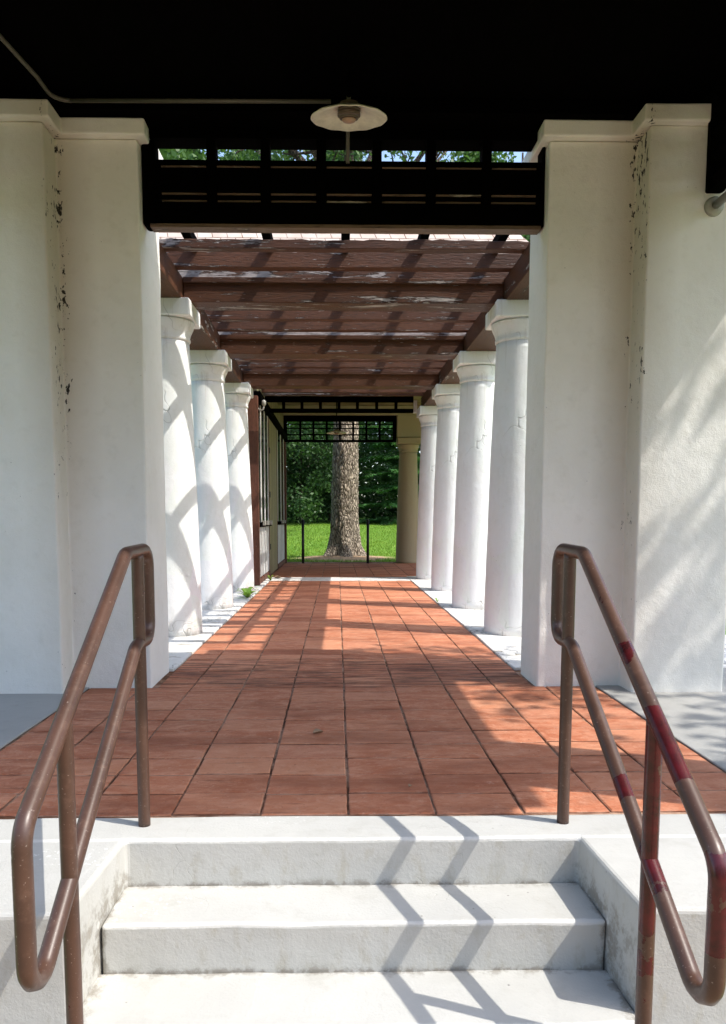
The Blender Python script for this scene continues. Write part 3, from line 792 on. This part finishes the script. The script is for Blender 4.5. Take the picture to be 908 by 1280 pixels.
# ------------------------------------------------------------------ trees
def leaf_quad(bm, p, n, size, asp=.6):
    a = n.orthogonal().normalized(); a.rotate(Matrix.Rotation(random.uniform(0, 6.28), 3, n)); b2 = n.cross(a)
    a *= size; b2 *= size * asp
    bm.faces.new([bm.verts.new(p - a), bm.verts.new(p + b2 * .9), bm.verts.new(p + a), bm.verts.new(p - b2 * .9)])
def rv(): return Vector((random.gauss(0, 1), random.gauss(0, 1), random.gauss(0, 1))).normalized()
def tree(label, x, y, h, trunk_h, crown_r, tr, nl, lsize, leafm='leaf', barkm='bark2', nlimb=9, clump=.9, z0=None, seed=0, low=0., group='trees round the lawn', cat='tree', name='broadleaf_tree', keep=None):
    random.seed(seed); z = gz(x, y) if z0 is None else z0
    t = thing(name, label, cat, (x, y, z), group)
    bt = B(); tips = []
    ztop = z + h * .86
    path = [Vector((x, y, z - .1))]; nseg = 8
    for i in range(1, nseg + 1):
        u = i / nseg; path.append(Vector((x + math.sin(u * 3 + seed) * .12 * tr * 4 * u, y + math.cos(u * 2 + seed) * .1 * u, z + (ztop - z) * u)))
    tube(bt, path, [tr * (1.25 if i == 0 else 1 - .82 * i / nseg) for i in range(nseg + 1)], 12)
    for k in range(nlimb):
        u = max(trunk_h / h, .12) + (.95 - trunk_h / h) * (k + .3) / nlimb * .85
        s = path[0].lerp(path[-1], min(u, .97)); a = k * 2.4 + random.uniform(-.4, .4) + seed
        ln = crown_r * (1.05 - .5 * max(0, u - .5)) * random.uniform(.75, 1.1)
        rise = random.uniform(.15, .6) if u > .4 else random.uniform(low, .35)
        e = s + Vector((math.cos(a) * ln, math.sin(a) * ln, ln * rise))
        mid = s.lerp(e, .5) + Vector((0, 0, .08 * ln)) + rv() * .05 * ln
        r0 = tr * (.42 - .2 * u)
        tube(bt, [s, s.lerp(mid, .5), mid, mid.lerp(e, .5) + rv() * .04 * ln, e], [r0, r0 * .8, r0 * .6, r0 * .4, r0 * .14], 7)
        for j in range(5):
            q = s.lerp(mid, .5) if j == 0 else mid.lerp(e, (j - 1) / 3.2)
            e2 = q + (rv() + Vector((math.cos(a), math.sin(a), .35)) * .6).normalized() * ln * random.uniform(.25, .5)
            tube(bt, [q, q.lerp(e2, .5) + rv() * .05 * ln, e2], [r0 * .35, r0 * .22, r0 * .07], 5)
            tips.append(e2); tips.append(q.lerp(e2, .6))
        tips.append(e)
    tips.append(path[-1] + Vector((0, 0, h * .1)))
    obj('trunk', bt, barkm, t, True)
    bm = B(); per = max(1, nl // len(tips))
    for tp in tips:
        if keep and not keep(tp): continue
        cr = clump * random.uniform(.6, 1.3)
        for _ in range(per):
            p = tp + rv() * cr * random.random() ** .45 * 1.0
            p.z -= .1 * cr
            n = (rv() + Vector((0, 0, .7))).normalized()
            leaf_quad(bm, p, n, lsize * random.uniform(.6, 1.25))
    obj('crown', bm, leafm, t)
    return t
def spruce(label, x, y, h, r, seed, z0=None):
    random.seed(seed); z = gz(x, y); t = thing('spruce_tree', label, 'tree', (x, y, z), 'trees round the lawn')
    bt = B(); tube(bt, [(x, y, z - .1), (x, y, z + h * .5), (x, y, z + h)], [.22, .13, .02], 9)
    bm = B(); zz = .35
    while zz < h:
        u = zz / h; rr = r * (1 - u) ** .8 + .15
        nb = 15 if u < .5 else 10
        a0 = random.uniform(0, 6.28)
        for i in range(nb):
            a = a0 + 6.283 * i / nb + random.uniform(-.2, .2); ln = rr * random.uniform(.72, 1.12)
            d = Vector((math.cos(a), math.sin(a), 0)); s = Vector((x, y, z + zz + random.uniform(-.12, .12)))
            droop = random.uniform(.06, .16)
            tube(bt, [s, s + d * ln * .5 + Vector((0, 0, -.04 * ln)), s + d * ln + Vector((0, 0, -droop * ln))], [.035, .022, .006], 4, caps=False)
            side = Vector((-d.y, d.x, 0)); n = int(120 * ln)
            for _ in range(n):
                f = random.random() ** .7; w = ln * .30 * (1 - f) ** .6 + .08
                p = s + d * ln * f + side * random.uniform(-w, w) + Vector((0, 0, -droop * ln * f * f - abs(random.gauss(0, .05)) - .02))
                nn = (Vector((0, 0, 1)) + rv() * .55).normalized()
                leaf_quad(bm, p, nn, random.uniform(.07, .14), .38)
        zz += random.uniform(.66, .82) * (1.1 - .4 * u)
    obj('trunk', bt, 'bark2', t, True); obj('crown', bm, 'needle', t)
    return t

# the big tree just beyond the far opening: a furrowed flaring trunk, its crown high over the roof
random.seed(3)
X0, Y0 = .125, 19.55
t = thing('broadleaf_tree', 'big tree with furrowed pale bark framed by the far opening', 'tree', (X0, Y0, -.05), 'trees round the lawn')
bm = B(); seg = 72; rings = []
for k in range(111):
    z = -.12 + k * .065
    r = .325 + .06 * math.exp(-max(0, z) / .9) + .13 * math.exp(-max(0, z) / .15) - .012 * z
    rg = []
    for i in range(seg):
        a = 2 * math.pi * i / seg
        but = 1 + .30 * math.exp(-max(0, z) / .33) * math.cos(5 * a + .6) + .05 * math.cos(3 * a)
        c3 = Vector((math.cos(a) * 2.4, math.sin(a) * 2.4, z * .9))
        fur = abs(noise.noise(c3 * 3.1)) * .055 + noise.noise(c3 * 7) * .02
        rr = r * but + fur
        lean = -.016 * z + .02 * math.sin(z * .7)
        rg.append(bm.verts.new((X0 + .03 - lean * .2 + rr * math.cos(a) + .012 * z, Y0 + rr * math.sin(a), z)))
    rings.append(rg)
for a, b2 in zip(rings, rings[1:]): ring_join(bm, a, b2)
bm.faces.new(rings[-1])
obj('trunk', bm, 'bark', t, True)
bt = B(); tips = []; top = Vector((X0 + .1, Y0, 7.0))
for k in range(10):
    a = k * 2.4; ln = random.uniform(3.2, 5.2); s = top + Vector((0, 0, -.2 + k * .28 if k < 5 else -.2))
    e = s + Vector((math.cos(a) * ln * .75, math.sin(a) * ln * .75, random.uniform(2.0, 6.0)))
    mid = s.lerp(e, .5) + rv() * .4
    tube(bt, [s - Vector((0, 0, .3)), s.lerp(mid, .5) + Vector((0, 0, .1)), mid, e], [.17, .13, .09, .02], 8)
    for j in range(8):
        q = mid.lerp(e, j / 7); e2 = q + (rv() + Vector((0, 0, .3))) * random.uniform(.8, 1.8)
        tube(bt, [q, q.lerp(e2, .5) + rv() * .12, e2], [.035, .022, .006], 5); tips += [e2, q.lerp(e2, .6)]
obj('limbs', bt, 'bark2', t, True)
bm = B()
for tp in tips:
    if random.random() < .35: continue
    cr = random.uniform(.35, .8)
    for _ in range(75):
        leaf_quad(bm, tp + rv() * cr * random.random() ** .5, (rv() + Vector((0, 0, .6))).normalized(), random.uniform(.045, .085))
obj('crown', bm, 'leaf', t)

# dark shrubs at the back of the lawn on the left
S = 'dark shrubs behind the lawn'
tree('dark leafy shrub at the back of the lawn, just left of the trunk', -1.9, 41, 7.0, .5, 2.6, .14, 15000, .10, 'leaf_dark', nlimb=16, clump=.75, seed=21, low=-.25, group=S, cat='shrub', name='shrub')
tree('dark leafy shrub at the back of the lawn, partly behind the boarded wall', -5.3, 42, 7.5, .5, 2.8, .14, 13000, .10, 'leaf_dark', nlimb=16, clump=.8, seed=22, low=-.25, group=S, cat='shrub', name='shrub')
tree('dark leafy shrub directly behind the big trunk', -.4, 44.5, 6.5, .5, 2.5, .14, 11000, .10, 'leaf_dark', nlimb=16, clump=.8, seed=23, low=-.25, group=S, cat='shrub', name='shrub')
spruce('green spruce with layered drooping boughs right of the big trunk', 3.35, 40.5, 11, 3.2, 31)
spruce('dark spruce behind the layered spruce, farther right', 7.6, 45, 13, 3.6, 32)
spruce('spruce seen through the gap beside the far column', 11.5, 41, 12, 3.3, 33)
# tall trees behind the roof, seen through the lattice
tree('tall leafy tree behind the left of the shingle roof', -8.5, 27, 17.0, 5, 4.4, .3, 42000, .13, nlimb=13, clump=1.0, seed=41)
tree('tall dark branched tree behind the middle left of the roof', -3.3, 31, 19.0, 5, 4.2, .3, 24000, .13, 'leaf_dark', nlimb=13, clump=1.0, seed=42)
tree('tall leafy tree behind the right end of the shingle roof', 10.5, 46, 24.0, 9, 5.6, .3, 42000, .17, nlimb=14, clump=1.0, seed=44)
tree('tall pale leaved tree behind the ridge of the roof, above the big trunk', .4, 50, 26, 10, 5.6, .3, 40000, .17, nlimb=13, clump=1.0, seed=45)
# an added shade tree, then trees that close the view beyond the back of the lawn and at both sides
tree('unseen slim tree added right of the porch to dapple the sunlight', 6.2, 3.1, 9.4, 5.4, 1.8, .13, 3000, .08, nlimb=10, clump=.6, seed=91)  # unseen tree added to break up sun on tiles and right pillar
k = 0
for x, y, h, lab in ((-12, 50, 13, 'broad tree closing the lawn at its far left'), (-4, 54, 14, 'broad tree in the back row, behind the left shrubs'), (5.4, 55, 15, 'broad tree in the back row, behind the spruces'), (11, 54, 14, 'broad tree closing the lawn at its far right'),
                     (-14, 14, 11, 'tree on the grass left of the walkway'), (-17, 24, 13, 'tree on the grass left of the pavilion'), (15, 26, 13, 'tree on the grass right of the pavilion'), (21, 14, 11, 'tree standing farthest right of the walkway')):
    tree(lab, x, y, h, 1.2, 4.6, .28, 9000, .17, 'leaf_dark' if k % 2 else 'leaf', nlimb=13, clump=1.3, seed=60 + k, low=-.2); k += 1

random.seed(77)
bm = B()
for _ in range(9000):
    x = random.uniform(-34, 34); y = -15 - random.random() * 5 - .008 * x * x * 0; z = -.6 + random.random() ** 1.1 * (10.5 + 1.5 * math.sin(x * .5))
    leaf_quad(bm, Vector((x, y, z)), (rv() + Vector((0, .8, .3))).normalized(), random.uniform(.3, .6))
o = obj('woodland', bm, 'leaf_dark'); o['kind'] = 'stuff'; tag(o, 'unseen leaf mass added behind the viewpoint to dim the pillar tops', 'woodland')  # unseen leaf mass, added to cut skylight on the upper pillars
bm = B()
for _ in range(42000):
    x = random.uniform(-18, 24); y = 60 + random.random() * 4; z = .9 + random.random() ** 1.5 * (9 + 1.5 * math.sin(x * .4))
    leaf_quad(bm, Vector((x, y, z)), (rv() + Vector((0, -.6, .4))).normalized(), random.uniform(.14, .30))
o = obj('woodland', bm, 'leaf_dark'); o['kind'] = 'stuff'; tag(o, 'dark undergrowth of the wood closing the back of the lawn', 'woodland')

# ------------------------------------------------------------------ small plants and litter
random.seed(5)
def weed(label, x, y, z, r, n):
    t = bpy.data.objects
    bm = B()
    for i in range(n):
        a = random.uniform(0, 6.28); ln = r * random.uniform(.5, 1.1); d = Vector((math.cos(a), math.sin(a), 0)); s = Vector((-d.y, d.x, 0))
        up = random.uniform(.25, .9); w = ln * random.uniform(.10, .17); prev = None
        for k in range(6):
            u = k / 5; p = Vector((x, y, z)) + d * ln * u + Vector((0, 0, ln * up * math.sin(u * 2.2)))
            ww = w * math.sin(math.pi * min(.97, .12 + u * .86)) * (1 if k % 2 else .75)
            cur = (bm.verts.new(p - s * ww), bm.verts.new(p + s * ww))
            if prev: bm.faces.new((prev[0], prev[1], cur[1], cur[0]))
            prev = cur
    return tag(obj('weed', bm, 'weed'), label, 'weed')
weed('bright green weed growing at the foot of the left columns near the boarded house', -1.12, 9.62, .012, .17, 34)
weed('tiny green weed in the joint beside the right columns', 1.18, 9.1, .010, .06, 8)
weed('small weed sprig at the foot of the boarded wall', -1.06, 12.25, .010, .10, 12)
def leaf(label, x, y, z, sz, a):
    bm = B(); n = 6
    rows = []
    for i in range(n + 1):
        u = i / n; w = sz * .42 * math.sin(math.pi * min(.97, .05 + .92 * u)); row = []
        for j in (-1, -.5, 0, .5, 1): row.append(bm.verts.new((sz * (u - .5), w * j, .004 + abs(j) * w * .75 + .25 * sz * (u - .5) ** 2)))
        rows.append(row)
    for r0, r1 in zip(rows, rows[1:]):
        for j in range(4): bm.faces.new((r0[j], r0[j + 1], r1[j + 1], r1[j]))
    bmesh.ops.transform(bm, matrix=Matrix.Translation((x, y, z)) @ Matrix.Rotation(a, 4, 'Z'), verts=bm.verts)
    o = obj('dry_leaf', bm, 'dryleaf', smooth=True); md = o.modifiers.new('t', 'SOLIDIFY'); md.thickness = .0012
    return tag(o, label, 'leaf', 'fallen leaves')
leaf('curled dry leaf lying alone on the front tiles', -.09, 3.52, .001, .055, .5)
leaf('dry leaf on the threshold nearest the boarded wall', -.98, 12.75, .009, .12, .3)
leaf('dry leaf lying on the threshold away from the wall', -.78, 12.9, .009, .11, 1.4)
leaf('pale scrap of leaf on the tiles close to the steps', .27, 2.80, .001, .022, 1.0)

# ------------------------------------------------------------------ light, sky, camera
d = Vector((-1, .40, -1.5)).normalized()
L = bpy.data.lights.new('sun', 'SUN'); L.energy = 2.0; L.angle = R(.5); L.color = (1, .955, .89)
so = bpy.data.objects.new('sun', L); COL.objects.link(so); so.rotation_euler = d.to_track_quat('-Z', 'Y').to_euler(); so.location = (6, -4, 12)
w = bpy.data.worlds.new('World'); sc.world = w; w.use_nodes = True
nt = w.node_tree; sky = nt.nodes.new('ShaderNodeTexSky'); sky.sky_type = 'NISHITA'; sky.sun_disc = False
sky.sun_elevation = math.asin(-d.z); sky.sun_rotation = math.atan2(-d.x, -d.y); sky.air_density = 1.0; sky.dust_density = 2.0; sky.ozone_density = 1.0
bg = nt.nodes['Background']; nt.links.new(sky.outputs['Color'], bg.inputs['Color']); bg.inputs['Strength'].default_value = .15
cam = bpy.data.cameras.new('camera'); co = bpy.data.objects.new('camera', cam); COL.objects.link(co); sc.camera = co
cam.sensor_fit = 'VERTICAL'; cam.sensor_height = 36; cam.lens = 970 / 1280 * 36
cam.shift_x = 15 / 1280; cam.shift_y = 103 / 1280
co.location = (0, 0, 1.0); co.rotation_euler = (R(90 - 5.64), 0, R(-1.0))
cam.clip_start = .05; cam.clip_end = 2000
vs = sc.view_settings; vs.view_transform = 'Standard'; vs.look = 'None'; vs.exposure = 1.32; vs.gamma = 1; vs.use_curve_mapping = False
sc.cycles.max_bounces = 10; sc.cycles.diffuse_bounces = 6
sc.cycles.use_denoising = True
